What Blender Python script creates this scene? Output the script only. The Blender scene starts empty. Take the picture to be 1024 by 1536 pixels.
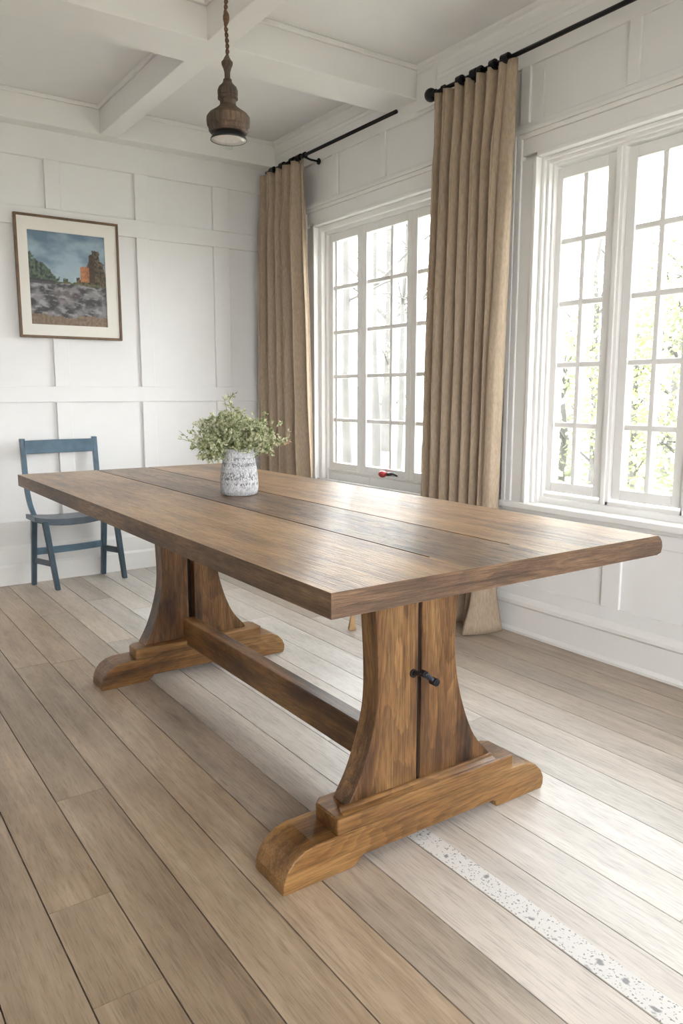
import bpy, bmesh, math, random
from mathutils import Vector, Matrix, noise as mn
random.seed(7)
PI = math.pi
C = bpy.context.scene.collection
S = bpy.context.scene

# ---------------------------------------------------------------- camera
cam_d = bpy.data.cameras.new('camera'); cam = bpy.data.objects.new('camera', cam_d); C.objects.link(cam)
yaw = 0.6052; tilt = math.atan(178/1153.0)
Fv = Vector((math.sin(yaw)*math.cos(tilt), math.cos(yaw)*math.cos(tilt), -math.sin(tilt)))
Rv = Vector((math.cos(yaw), -math.sin(yaw), 0)); Uv = Rv.cross(Fv)
m = Matrix((Rv, Uv, -Fv)).transposed().to_4x4(); m.translation = (0, 0, 1.08)
cam.matrix_world = m
cam_d.sensor_fit = 'HORIZONTAL'; cam_d.sensor_width = 36; cam_d.lens = 36*1153/1024
cam_d.clip_start = .02; cam_d.clip_end = 200
S.camera = cam

# ---------------------------------------------------------------- light
w = bpy.data.worlds.new('world'); S.world = w; w.use_nodes = True
bg = w.node_tree.nodes['Background']
bg.inputs[0].default_value = (.965, .975, 1.0, 1); bg.inputs[1].default_value = 1.0
S.view_settings.view_transform = 'Standard'; S.view_settings.look = 'None'
S.view_settings.gamma = 1; S.view_settings.use_curve_mapping = False
S.view_settings.exposure = 4.02

# ---------------------------------------------------------------- materials
def new_mat(name):
    mt = bpy.data.materials.new(name); mt.use_nodes = True
    nt = mt.node_tree
    return mt, nt, nt.nodes['Principled BSDF']
def N(nt, t, **kw):
    n = nt.nodes.new(t)
    for k, v in kw.items():
        if k[0] == '_': setattr(n, k[1:], v)
        else: n.inputs[k.replace('_', ' ')].default_value = v
    return n
def plain(name, col, rough=.5, metal=0, var=.04, scale=8, bump=0, bscale=60, spec=.5):
    mt, nt, b = new_mat(name); L = nt.links.new
    tc = N(nt, 'ShaderNodeTexCoord')
    nz = N(nt, 'ShaderNodeTexNoise', Scale=scale, Detail=6.0); L(tc.outputs['Object'], nz.inputs['Vector'])
    r = N(nt, 'ShaderNodeValToRGB'); L(nz.outputs['Fac'], r.inputs[0])
    e = r.color_ramp.elements
    e[0].position = .3; e[1].position = .7
    e[0].color = [max(0, c*(1-var)) for c in col]+[1]; e[1].color = [min(1, c*(1+var)) for c in col]+[1]
    L(r.outputs[0], b.inputs['Base Color'])
    b.inputs['Roughness'].default_value = rough; b.inputs['Metallic'].default_value = metal
    b.inputs['Specular IOR Level'].default_value = spec
    if bump:
        n2 = N(nt, 'ShaderNodeTexNoise', Scale=bscale, Detail=4.0); L(tc.outputs['Object'], n2.inputs['Vector'])
        bp = N(nt, 'ShaderNodeBump', Strength=bump, Distance=.002); L(n2.outputs['Fac'], bp.inputs['Height'])
        L(bp.outputs[0], b.inputs['Normal'])
    return mt
def wood(name, stops, axis=1, across=22, rough=.42, bump=.35, grain_dark=.55, blotch=1.0, patches=None, knots=True, spec=.5, rvar=.1, figure=.80, coat=0):
    """stops: list of (pos, rgb). axis: the grain's direction (0 x, 1 y, 2 z)."""
    mt, nt, b = new_mat(name); L = nt.links.new
    tc = N(nt, 'ShaderNodeTexCoord')
    sc = [1.0, 1.0, 1.0]; sc[axis] = .045
    mp = N(nt, 'ShaderNodeMapping'); mp.inputs['Scale'].default_value = sc; L(tc.outputs['Object'], mp.inputs[0])
    # blotches
    sc2 = [1.0, 1.0, 1.0]; sc2[axis] = .3
    mp2 = N(nt, 'ShaderNodeMapping'); mp2.inputs['Scale'].default_value = sc2; L(tc.outputs['Object'], mp2.inputs[0])
    nb = N(nt, 'ShaderNodeTexNoise', Scale=7.0*blotch, Detail=5.0, Roughness=.62); L(mp2.outputs[0], nb.inputs['Vector'])
    # medium grain, distorted
    ng = N(nt, 'ShaderNodeTexNoise', Scale=float(across), Detail=8.0, Roughness=.7, Distortion=.6); L(mp.outputs[0], ng.inputs['Vector'])
    nf = N(nt, 'ShaderNodeTexNoise', Scale=float(across)*14, Detail=4.0, Roughness=.6); L(mp.outputs[0], nf.inputs['Vector'])
    # cathedral figure: contour lines of a smooth, stretched field
    sc3 = [1.0, 1.0, 1.0]; sc3[axis] = .22
    mp3 = N(nt, 'ShaderNodeMapping'); mp3.inputs['Scale'].default_value = sc3; L(tc.outputs['Object'], mp3.inputs[0])
    nw = N(nt, 'ShaderNodeTexNoise', Scale=5.5, Detail=1.5, Roughness=.4); L(mp3.outputs[0], nw.inputs['Vector'])
    wm = N(nt, 'ShaderNodeMath', _operation='MULTIPLY'); wm.inputs[1].default_value = 26.0; L(nw.outputs['Fac'], wm.inputs[0])
    wa = N(nt, 'ShaderNodeMath', _operation='MULTIPLY_ADD'); wa.inputs[1].default_value = 2.2; L(ng.outputs['Fac'], wa.inputs[0]); L(wm.outputs[0], wa.inputs[2])
    wf = N(nt, 'ShaderNodeMath', _operation='FRACT'); L(wa.outputs[0], wf.inputs[0])
    wr = N(nt, 'ShaderNodeMapRange'); wr.inputs['To Min'].default_value = 1.0; wr.inputs['To Max'].default_value = figure; L(wf.outputs[0], wr.inputs['Value'])
    a1 = N(nt, 'ShaderNodeMath', _operation='MULTIPLY'); a1.inputs[1].default_value = .55; L(nb.outputs['Fac'], a1.inputs[0])
    a2 = N(nt, 'ShaderNodeMath', _operation='MULTIPLY_ADD'); a2.inputs[1].default_value = .45; L(ng.outputs['Fac'], a2.inputs[0]); L(a1.outputs[0], a2.inputs[2])
    r = N(nt, 'ShaderNodeValToRGB'); L(a2.outputs[0], r.inputs[0])
    el = r.color_ramp.elements
    while len(el) < len(stops): el.new(.5)
    for q, (p, c) in zip(el, stops): q.position = p; q.color = list(c)+[1]
    # fine dark pores
    fr = N(nt, 'ShaderNodeMapRange'); fr.inputs['From Min'].default_value = .36; fr.inputs['From Max'].default_value = .56
    fr.inputs['To Min'].default_value = grain_dark; fr.inputs['To Max'].default_value = 1.0; L(nf.outputs['Fac'], fr.inputs['Value'])
    mx = N(nt, 'ShaderNodeMix', _data_type='RGBA', _blend_type='MULTIPLY'); mx.inputs[0].default_value = 1
    L(r.outputs[0], mx.inputs[6]); L(fr.outputs[0], mx.inputs[7])
    mf = N(nt, 'ShaderNodeMix', _data_type='RGBA', _blend_type='MULTIPLY'); mf.inputs[0].default_value = 1
    L(mx.outputs[2], mf.inputs[6]); L(wr.outputs[0], mf.inputs[7]); col = mf.outputs[2]
    b.inputs['Coat Weight'].default_value = coat; b.inputs['Coat Roughness'].default_value = .30
    if knots:
        sk = [1.0, 1.0, 1.0]; sk[axis] = .45
        mk = N(nt, 'ShaderNodeMapping'); mk.inputs['Scale'].default_value = sk; L(tc.outputs['Object'], mk.inputs[0])
        vk = N(nt, 'ShaderNodeTexVoronoi', Scale=4.5); L(mk.outputs[0], vk.inputs['Vector'])
        kr = N(nt, 'ShaderNodeMapRange'); kr.inputs['From Min'].default_value = .02; kr.inputs['From Max'].default_value = .09
        kr.inputs['To Min'].default_value = .35; kr.inputs['To Max'].default_value = 1.0; L(vk.outputs['Distance'], kr.inputs['Value'])
        m2 = N(nt, 'ShaderNodeMix', _data_type='RGBA', _blend_type='MULTIPLY'); m2.inputs[0].default_value = .8
        L(col, m2.inputs[6]); L(kr.outputs[0], m2.inputs[7]); col = m2.outputs[2]
    if patches: col = patches(nt, tc, col)
    L(col, b.inputs['Base Color'])
    rr = N(nt, 'ShaderNodeMapRange'); rr.inputs['To Min'].default_value = rough-rvar; rr.inputs['To Max'].default_value = rough+rvar
    L(ng.outputs['Fac'], rr.inputs['Value']); L(rr.outputs[0], b.inputs['Roughness'])
    b.inputs['Specular IOR Level'].default_value = spec
    hb = N(nt, 'ShaderNodeMath', _operation='MULTIPLY_ADD'); hb.inputs[1].default_value = .5; L(nf.outputs['Fac'], hb.inputs[0]); L(ng.outputs['Fac'], hb.inputs[2])
    bp = N(nt, 'ShaderNodeBump', Strength=bump, Distance=.0045); L(hb.outputs[0], bp.inputs['Height']); L(bp.outputs[0], b.inputs['Normal']); L(bp.outputs[0], b.inputs['Coat Normal'])
    return mt

M = {}
M['wall'] = plain('wall_paint', (.82, .812, .80), .45, var=.012, bump=.05, bscale=25)
M['trim'] = plain('trim_paint', (.84, .83, .81), .35, var=.01)
M['ceil'] = plain('ceiling_paint', (.84, .83, .82), .6, var=.012)
M['black'] = plain('black_iron', (.012, .012, .014), .38, .6, var=.3, scale=40)
M['blackhole'] = plain('black_socket', (.006, .005, .005), .8)
M['steel'] = plain('dark_polished_steel', (.05, .055, .07), .22, .9, var=.2)
M['gap'] = plain('slot_shade_black', (.012, .008, .006), .9)
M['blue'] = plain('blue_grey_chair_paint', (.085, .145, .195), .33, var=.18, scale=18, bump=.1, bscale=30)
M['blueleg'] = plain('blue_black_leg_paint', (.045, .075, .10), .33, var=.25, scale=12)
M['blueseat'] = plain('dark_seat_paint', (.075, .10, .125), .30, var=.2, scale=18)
M['frame'] = wood('picture_frame_wood', [(.3, (.10, .05, .02)), (.7, (.26, .15, .07))], axis=2, across=40, knots=False)
M['mat'] = plain('picture_mount', (.80, .77, .71), .8, var=.01)
M['ground'] = plain('outside_pale_gravel', (.22, .22, .17), .9, var=.2, scale=2)
M['bark'] = plain('pale_bark', (.085, .08, .075), .9, var=.2, scale=3)
M['leafA'] = plain('spring_leaves', (.27, .30, .13), .6, var=.3, scale=1.5)
M['leafB'] = plain('pale_leaves', (.30, .32, .22), .6, var=.25, scale=1.5)
M['stem'] = plain('bouquet_stem', (.16, .20, .07), .6, var=.2)
M['red'] = plain('red_knob_paint', (.32, .02, .02), .3, var=.5, scale=60)
M['grey'] = plain('grey_lever_metal', (.05, .05, .05), .35, .5)
M['cord'] = plain('brown_twisted_cord', (.12, .065, .035), .85, var=.3, scale=120, bump=.5, bscale=300)
M['tanblock'] = plain('tan_block_wood', (.50, .33, .16), .5, var=.25, scale=30)
M['opal'] = plain('opal_glass', (.78, .78, .76), .25, var=.02)
M['bulb'] = plain('clear_bulb_glass', (.55, .54, .52), .12, var=.02)
M['rim'] = plain('dark_rim_metal', (.03, .03, .032), .35, .7)
M['stoneline'] = plain('seam_dark', (.06, .045, .035), .9)

def leaf_mat(name, cols):
    mt, nt, b = new_mat(name); L = nt.links.new
    at = N(nt, 'ShaderNodeTexCoord'); nz = N(nt, 'ShaderNodeTexNoise', Scale=70.0, Detail=2.0); L(at.outputs['Object'], nz.inputs['Vector'])
    r = N(nt, 'ShaderNodeValToRGB'); L(nz.outputs['Fac'], r.inputs[0]); el = r.color_ramp.elements
    while len(el) < len(cols): el.new(.5)
    for k, (q, c) in enumerate(zip(el, cols)): q.position = .3+.4*k/(len(cols)-1); q.color = list(c)+[1]
    L(r.outputs[0], b.inputs['Base Color']); b.inputs['Roughness'].default_value = .5
    tr = N(nt, 'ShaderNodeBsdfTranslucent'); L(r.outputs[0], tr.inputs[0])
    ms = N(nt, 'ShaderNodeMixShader'); ms.inputs[0].default_value = .3; L(b.outputs[0], ms.inputs[1]); L(tr.outputs[0], ms.inputs[2])
    L(ms.outputs[0], nt.nodes['Material Output'].inputs[0]); return mt
M['leaf'] = leaf_mat('bouquet_leaf', [(.10, .13, .05), (.34, .38, .18), (.66, .66, .46), (.78, .75, .58)])
M['bud'] = leaf_mat('bouquet_bud', [(.50, .30, .20), (.70, .52, .36)])

def glass_mat():
    mt = bpy.data.materials.new('window_glass'); mt.use_nodes = True; nt = mt.node_tree; L = nt.links.new
    nt.nodes.remove(nt.nodes['Principled BSDF'])
    t = N(nt, 'ShaderNodeBsdfTransparent', Color=(.97, .985, .98, 1)); g = N(nt, 'ShaderNodeBsdfGlossy', Roughness=.02)
    lw = N(nt, 'ShaderNodeLayerWeight', Blend=.5); ms = N(nt, 'ShaderNodeMixShader')
    pw = N(nt, 'ShaderNodeMath', _operation='POWER'); pw.inputs[1].default_value = 4.0; L(lw.outputs['Facing'], pw.inputs[0])
    fz = N(nt, 'ShaderNodeMath', _operation='MULTIPLY_ADD'); fz.inputs[1].default_value = .6; fz.inputs[2].default_value = .03; L(pw.outputs[0], fz.inputs[0])
    L(fz.outputs[0], ms.inputs[0]); L(t.outputs[0], ms.inputs[1]); L(g.outputs[0], ms.inputs[2])
    L(ms.outputs[0], nt.nodes['Material Output'].inputs[0]); return mt
M['glass'] = glass_mat()

def fabric():
    mt, nt, b = new_mat('tan_linen'); L = nt.links.new
    tc = N(nt, 'ShaderNodeTexCoord')
    mp = N(nt, 'ShaderNodeMapping'); mp.inputs['Scale'].default_value = (1, 1, .25); L(tc.outputs['Object'], mp.inputs[0])
    nz = N(nt, 'ShaderNodeTexNoise', Scale=160.0, Detail=4.0); L(mp.outputs[0], nz.inputs['Vector'])
    r = N(nt, 'ShaderNodeValToRGB'); L(nz.outputs['Fac'], r.inputs[0]); e = r.color_ramp.elements
    e[0].position = .3; e[0].color = (.42, .33, .24, 1); e[1].position = .7; e[1].color = (.53, .425, .32, 1)
    L(r.outputs[0], b.inputs['Base Color']); b.inputs['Roughness'].default_value = .9; b.inputs['Specular IOR Level'].default_value = .15
    bp = N(nt, 'ShaderNodeBump', Strength=.25, Distance=.001); L(nz.outputs['Fac'], bp.inputs['Height']); L(bp.outputs[0], b.inputs['Normal'])
    tr = N(nt, 'ShaderNodeBsdfTranslucent'); L(r.outputs[0], tr.inputs[0])
    ms = N(nt, 'ShaderNodeMixShader'); ms.inputs[0].default_value = .16; L(b.outputs[0], ms.inputs[1]); L(tr.outputs[0], ms.inputs[2])
    L(ms.outputs[0], nt.nodes['Material Output'].inputs[0]); return mt
M['linen'] = fabric()

# table woods
def top_patches(nt, tc, col):
    """middle board greyer and darker, worn: the boards are told apart by their x position"""
    L = nt.links.new
    sx = N(nt, 'ShaderNodeSeparateXYZ'); L(tc.outputs['Object'], sx.inputs[0])
    a = N(nt, 'ShaderNodeMath', _operation='GREATER_THAN'); a.inputs[1].default_value = TX1; L(sx.outputs[0], a.inputs[0])
    b_ = N(nt, 'ShaderNodeMath', _operation='LESS_THAN'); b_.inputs[1].default_value = TX2; L(sx.outputs[0], b_.inputs[0])
    ab = N(nt, 'ShaderNodeMath', _operation='MULTIPLY'); L(a.outputs[0], ab.inputs[0]); L(b_.outputs[0], ab.inputs[1])
    ab2 = N(nt, 'ShaderNodeMath', _operation='MULTIPLY'); L(ab.outputs[0], ab2.inputs[0]); ab2.inputs[1].default_value = .75
    mx = N(nt, 'ShaderNodeMix', _data_type='RGBA', _blend_type='MULTIPLY'); L(ab2.outputs[0], mx.inputs[0]); L(col, mx.inputs[6])
    mx.inputs[7].default_value = (.52, .50, .52, 1)
    mw = N(nt, 'ShaderNodeMapping'); mw.inputs['Scale'].default_value = (1, .16, 1); L(tc.outputs['Object'], mw.inputs[0])
    ck = N(nt, 'ShaderNodeTexNoise', Scale=38.0, Detail=6.0, Roughness=.68, Distortion=.9); L(mw.outputs[0], ck.inputs['Vector'])
    cr = N(nt, 'ShaderNodeMapRange'); cr.inputs['From Min'].default_value = .40; cr.inputs['From Max'].default_value = .49; cr.inputs['To Min'].default_value = .20; L(ck.outputs['Fac'], cr.inputs['Value'])
    m5 = N(nt, 'ShaderNodeMix', _data_type='RGBA', _blend_type='MULTIPLY'); f5 = N(nt, 'ShaderNodeMapRange'); f5.inputs['To Min'].default_value = .22; f5.inputs['To Max'].default_value = .85; L(ab.outputs[0], f5.inputs['Value']); L(f5.outputs[0], m5.inputs[0]); L(mx.outputs[2], m5.inputs[6]); L(cr.outputs[0], m5.inputs[7])
    return m5.outputs[2]
TX1, TX2 = .99, 1.215
top_st = [(.36, (.15, .078, .032)), (.44, (.33, .185, .085)), (.53, (.52, .31, .145)), (.64, (.66, .43, .23))]
M['top'] = wood('table_top_wood', top_st, axis=1, across=26, rough=.38, bump=1.0, grain_dark=.62, patches=top_patches, knots=False, rvar=.10, figure=.82, coat=.3)
leg_st = [(.38, (.030, .012, .005)), (.45, (.105, .046, .016)), (.53, (.22, .108, .038)), (.64, (.36, .198, .078))]
M['leg'] = wood('pedestal_wood', leg_st, axis=2, across=24, rough=.36, bump=.35, grain_dark=.5, blotch=1.3, figure=.62)
edge_st = [(.36, (.03, .016, .009)), (.45, (.10, .055, .028)), (.55, (.19, .11, .058)), (.66, (.34, .225, .135))]
M['edgex'] = wood('table_end_grain', edge_st, axis=0, across=34, rough=.5, bump=.7, grain_dark=.5, knots=False)
M['edgey'] = wood('table_side_edge', edge_st, axis=1, across=34, rough=.5, bump=.7, grain_dark=.5, knots=False)
foot_st = [(.36, (.06, .026, .008)), (.44, (.185, .085, .026)), (.54, (.32, .165, .055)), (.66, (.44, .255, .10))]
M['foot'] = wood('foot_wood', foot_st, axis=0, across=20, rough=.34, bump=.3, grain_dark=.6, blotch=1.2, figure=.70)
M['stretch'] = wood('stretcher_wood', leg_st, axis=1, across=20, rough=.36, bump=.3, grain_dark=.6, blotch=1.2, figure=.70)
M['lampwood'] = wood('weathered_turned_wood', [(.38, (.025, .016, .010)), (.45, (.09, .058, .036)), (.54, (.18, .115, .070)), (.64, (.38, .22, .11))], axis=2, across=70, rough=.6, bump=.8, knots=False)

# floor: boards 0.1335 m wide along y with a colour each (from the board's attribute); whiter ones hold whitewash plus window glare
def floor_mat():
    mt, nt, b = new_mat('oak_whitewash_and_glare'); L = nt.links.new
    tc = N(nt, 'ShaderNodeTexCoord'); at = N(nt, 'ShaderNodeAttribute', _attribute_name='board')
    off = N(nt, 'ShaderNodeVectorMath', _operation='MULTIPLY_ADD'); L(at.outputs['Color'], off.inputs[0]); off.inputs[1].default_value = (9, 17, 5); L(tc.outputs['Object'], off.inputs[2])
    mp = N(nt, 'ShaderNodeMapping'); mp.inputs['Scale'].default_value = (1, .05, 1); L(off.outputs[0], mp.inputs[0])
    mp2 = N(nt, 'ShaderNodeMapping'); mp2.inputs['Scale'].default_value = (1, .35, 1); L(off.outputs[0], mp2.inputs[0])
    nb = N(nt, 'ShaderNodeTexNoise', Scale=6.0, Detail=5.0, Roughness=.6); L(mp2.outputs[0], nb.inputs['Vector'])
    ng = N(nt, 'ShaderNodeTexNoise', Scale=28.0, Detail=8.0, Roughness=.7, Distortion=.8); L(mp.outputs[0], ng.inputs['Vector'])
    nf = N(nt, 'ShaderNodeTexNoise', Scale=330.0, Detail=4.0); L(mp.outputs[0], nf.inputs['Vector'])
    a1 = N(nt, 'ShaderNodeMath', _operation='MULTIPLY'); a1.inputs[1].default_value = .5; L(nb.outputs['Fac'], a1.inputs[0])
    a2 = N(nt, 'ShaderNodeMath', _operation='MULTIPLY_ADD'); a2.inputs[1].default_value = .5; L(ng.outputs['Fac'], a2.inputs[0]); L(a1.outputs[0], a2.inputs[2])
    sep = N(nt, 'ShaderNodeSeparateColor'); L(at.outputs['Color'], sep.inputs[0])
    def ramp(stops):
        r = N(nt, 'ShaderNodeValToRGB'); L(a2.outputs[0], r.inputs[0]); el = r.color_ramp.elements
        while len(el) < len(stops): el.new(.5)
        for q, (p, c) in zip(el, stops): q.position = p; q.color = list(c)+[1]
        return r
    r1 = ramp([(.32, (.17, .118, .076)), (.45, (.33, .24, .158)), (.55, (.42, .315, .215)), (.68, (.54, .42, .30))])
    r2 = ramp([(.30, (.40, .37, .335)), (.44, (.58, .55, .515)), (.56, (.66, .635, .60)), (.72, (.76, .735, .70))])  # pale ramp: some whitewash, with the window's glare painted into the colour
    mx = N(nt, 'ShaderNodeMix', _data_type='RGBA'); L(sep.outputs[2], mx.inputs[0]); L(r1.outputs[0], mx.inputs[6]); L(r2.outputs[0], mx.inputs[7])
    # own tone
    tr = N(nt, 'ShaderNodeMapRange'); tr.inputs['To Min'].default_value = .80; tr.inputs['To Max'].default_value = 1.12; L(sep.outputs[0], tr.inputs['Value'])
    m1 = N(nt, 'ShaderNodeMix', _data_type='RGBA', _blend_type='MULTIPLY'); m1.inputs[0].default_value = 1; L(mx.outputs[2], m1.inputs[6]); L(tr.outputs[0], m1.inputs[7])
    fr = N(nt, 'ShaderNodeMapRange'); fr.inputs['From Min'].default_value = .34; fr.inputs['From Max'].default_value = .5
    fr.inputs['To Min'].default_value = .76; fr.inputs['To Max'].default_value = 1.0; L(nf.outputs['Fac'], fr.inputs['Value'])
    m2 = N(nt, 'ShaderNodeMix', _data_type='RGBA', _blend_type='MULTIPLY'); m2.inputs[0].default_value = 1; L(m1.outputs[2], m2.inputs[6]); L(fr.outputs[0], m2.inputs[7])
    # scattered knots and dark flecks
    mk = N(nt, 'ShaderNodeMapping'); mk.inputs['Scale'].default_value = (1, .5, 1); L(off.outputs[0], mk.inputs[0])
    nk = N(nt, 'ShaderNodeTexNoise', Scale=30.0, Detail=4.0); L(mk.outputs[0], nk.inputs['Vector'])
    vo = N(nt, 'ShaderNodeTexVoronoi', Scale=3.6); L(mk.outputs[0], vo.inputs['Vector'])
    ad = N(nt, 'ShaderNodeMath', _operation='MULTIPLY_ADD'); ad.inputs[1].default_value = .10; L(nk.outputs['Fac'], ad.inputs[0]); L(vo.outputs['Distance'], ad.inputs[2])
    kr = N(nt, 'ShaderNodeMapRange'); kr.inputs['From Min'].default_value = .055; kr.inputs['From Max'].default_value = .14
    kr.inputs['To Min'].default_value = .45; kr.inputs['To Max'].default_value = 1.0; L(ad.outputs[0], kr.inputs['Value'])
    m3 = N(nt, 'ShaderNodeMix', _data_type='RGBA', _blend_type='MULTIPLY'); m3.inputs[0].default_value = .8; L(m2.outputs[2], m3.inputs[6]); L(kr.outputs[0], m3.inputs[7])
    L(m3.outputs[2], b.inputs['Base Color'])
    rr = N(nt, 'ShaderNodeMapRange'); rr.inputs['To Min'].default_value = .24; rr.inputs['To Max'].default_value = .42; L(ng.outputs['Fac'], rr.inputs['Value']); L(rr.outputs[0], b.inputs['Roughness'])
    bp = N(nt, 'ShaderNodeBump', Strength=.28, Distance=.002); L(ng.outputs['Fac'], bp.inputs['Height']); L(bp.outputs[0], b.inputs['Normal'])
    return mt
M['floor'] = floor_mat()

def stencil_mat():
    mt, nt, b = new_mat('stencilled_floral_paint'); L = nt.links.new
    tc = N(nt, 'ShaderNodeTexCoord')
    mp = N(nt, 'ShaderNodeMapping'); mp.inputs['Scale'].default_value = (1, .8, 1); L(tc.outputs['Object'], mp.inputs[0])
    nw = N(nt, 'ShaderNodeTexNoise', Scale=55.0, Detail=2.0); L(mp.outputs[0], nw.inputs['Vector'])
    mix = N(nt, 'ShaderNodeMix', _data_type='RGBA'); mix.inputs[0].default_value = .02; L(mp.outputs[0], mix.inputs[6]); L(nw.outputs['Color'], mix.inputs[7])
    v1 = N(nt, 'ShaderNodeTexVoronoi', Scale=150.0); L(mix.outputs[2], v1.inputs['Vector'])
    v2 = N(nt, 'ShaderNodeTexVoronoi', Scale=26.0); L(mix.outputs[2], v2.inputs['Vector'])
    n3 = N(nt, 'ShaderNodeTexNoise', Scale=190.0, Detail=2.0); L(mp.outputs[0], n3.inputs['Vector'])
    c1 = N(nt, 'ShaderNodeMapRange'); c1.inputs['From Min'].default_value = .26; c1.inputs['From Max'].default_value = .36; L(v1.outputs['Distance'], c1.inputs['Value'])
    g1 = N(nt, 'ShaderNodeMath', _operation='GREATER_THAN'); g1.inputs[1].default_value = .46; L(n3.outputs['Fac'], g1.inputs[0])
    mxx = N(nt, 'ShaderNodeMath', _operation='MAXIMUM'); L(c1.outputs[0], mxx.inputs[0]); 
    inv = N(nt, 'ShaderNodeMath', _operation='SUBTRACT'); inv.inputs[0].default_value = 1; L(g1.outputs[0], inv.inputs[1]); L(inv.outputs[0], mxx.inputs[1])
    c2 = N(nt, 'ShaderNodeMapRange'); c2.inputs['From Min'].default_value = .14; c2.inputs['From Max'].default_value = .22; L(v2.outputs['Distance'], c2.inputs['Value'])
    mn_ = N(nt, 'ShaderNodeMath', _operation='MINIMUM'); L(mxx.outputs[0], mn_.inputs[0]); L(c2.outputs[0], mn_.inputs[1])
    mr = N(nt, 'ShaderNodeMix', _data_type='RGBA'); L(mn_.outputs[0], mr.inputs[0]); mr.inputs[6].default_value = (.22, .22, .22, 1); mr.inputs[7].default_value = (.62, .60, .57, 1)
    L(mr.outputs[2], b.inputs['Base Color']); b.inputs['Roughness'].default_value = .45; return mt
M['stencil'] = stencil_mat()

def vase_mat():
    mt, nt, b = new_mat('weathered_grey_stoneware'); L = nt.links.new
    tc = N(nt, 'ShaderNodeTexCoord'); sp = N(nt, 'ShaderNodeSeparateXYZ'); L(tc.outputs['Object'], sp.inputs[0])
    nz = N(nt, 'ShaderNodeTexNoise', Scale=28.0, Detail=7.0, Roughness=.7); L(tc.outputs['Object'], nz.inputs['Vector'])
    r = N(nt, 'ShaderNodeValToRGB'); L(nz.outputs['Fac'], r.inputs[0]); e = r.color_ramp.elements
    e[0].position = .3; e[0].color = (.42, .42, .43, 1); e[1].position = .68; e[1].color = (.54, .54, .55, 1)
    # worn rows of illegible script, pressed into the glaze
    mp = N(nt, 'ShaderNodeMapping'); mp.inputs['Scale'].default_value = (1, 1, .45); L(tc.outputs['Object'], mp.inputs[0])
    ns = N(nt, 'ShaderNodeTexNoise', Scale=230.0, Detail=2.0, Distortion=1.2); L(mp.outputs[0], ns.inputs['Vector'])
    st = N(nt, 'ShaderNodeMath', _operation='GREATER_THAN'); st.inputs[1].default_value = .50; L(ns.outputs['Fac'], st.inputs[0])
    tot = None
    for lo, hi, s in ((.034, .041, .5), (.050, .074, .9), (.092, .104, .5), (.112, .120, .35)):
        g = N(nt, 'ShaderNodeMath', _operation='GREATER_THAN'); g.inputs[1].default_value = lo; L(sp.outputs[2], g.inputs[0])
        l = N(nt, 'ShaderNodeMath', _operation='LESS_THAN'); l.inputs[1].default_value = hi; L(sp.outputs[2], l.inputs[0])
        mu = N(nt, 'ShaderNodeMath', _operation='MULTIPLY'); L(g.outputs[0], mu.inputs[0]); L(l.outputs[0], mu.inputs[1])
        ms = N(nt, 'ShaderNodeMath', _operation='MULTIPLY_ADD'); L(mu.outputs[0], ms.inputs[0]); ms.inputs[1].default_value = s
        if tot: L(tot, ms.inputs[2])
        tot = ms.outputs[0]
    f = N(nt, 'ShaderNodeMath', _operation='MULTIPLY'); L(tot, f.inputs[0]); L(st.outputs[0], f.inputs[1])
    mx = N(nt, 'ShaderNodeMix', _data_type='RGBA'); L(f.outputs[0], mx.inputs[0]); L(r.outputs[0], mx.inputs[6]); mx.inputs[7].default_value = (.12, .12, .125, 1)
    L(mx.outputs[2], b.inputs['Base Color']); b.inputs['Roughness'].default_value = .55
    bp = N(nt, 'ShaderNodeBump', Strength=.5, Distance=.002); L(nz.outputs['Fac'], bp.inputs['Height']); L(bp.outputs[0], b.inputs['Normal'])
    return mt
M['vase'] = vase_mat()

def canvas_mat():
    mt, nt, b = new_mat('painted_landscape'); L = nt.links.new
    at = N(nt, 'ShaderNodeAttribute', _attribute_name='paint'); L(at.outputs['Color'], b.inputs['Base Color'])
    b.inputs['Roughness'].default_value = .6; return mt
M['canvas'] = canvas_mat()

# ---------------------------------------------------------------- mesh helpers
def box(bm, x0, x1, y0, y1, z0, z1, mi=0):
    v = [bm.verts.new(p) for p in ((x0, y0, z0), (x1, y0, z0), (x1, y1, z0), (x0, y1, z0), (x0, y0, z1), (x1, y0, z1), (x1, y1, z1), (x0, y1, z1))]
    for f in ((0, 3, 2, 1), (4, 5, 6, 7), (0, 1, 5, 4), (1, 2, 6, 5), (2, 3, 7, 6), (3, 0, 4, 7)):
        bm.faces.new([v[i] for i in f]).material_index = mi
    return v
def hexa(bm, P):
    v = [bm.verts.new(p) for p in P]
    for f in ((0, 3, 2, 1), (4, 5, 6, 7), (0, 1, 5, 4), (1, 2, 6, 5), (2, 3, 7, 6), (3, 0, 4, 7)): bm.faces.new([v[i] for i in f])
def prism(bm, pts, axis, a, b):
    """pts 2D outline; axis 1: pts are (x,z) pushed from y=a to y=b; axis 0: (y,z); axis 2: (x,y)."""
    def P(p, t): return (p[0], t, p[1]) if axis == 1 else ((t, p[0], p[1]) if axis == 0 else (p[0], p[1], t))
    va = [bm.verts.new(P(p, a)) for p in pts]; vb = [bm.verts.new(P(p, b)) for p in pts]
    n = len(pts); bm.faces.new(va); bm.faces.new(list(reversed(vb)))
    for i in range(n): bm.faces.new((va[i], vb[i], vb[(i+1) % n], va[(i+1) % n]))
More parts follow.
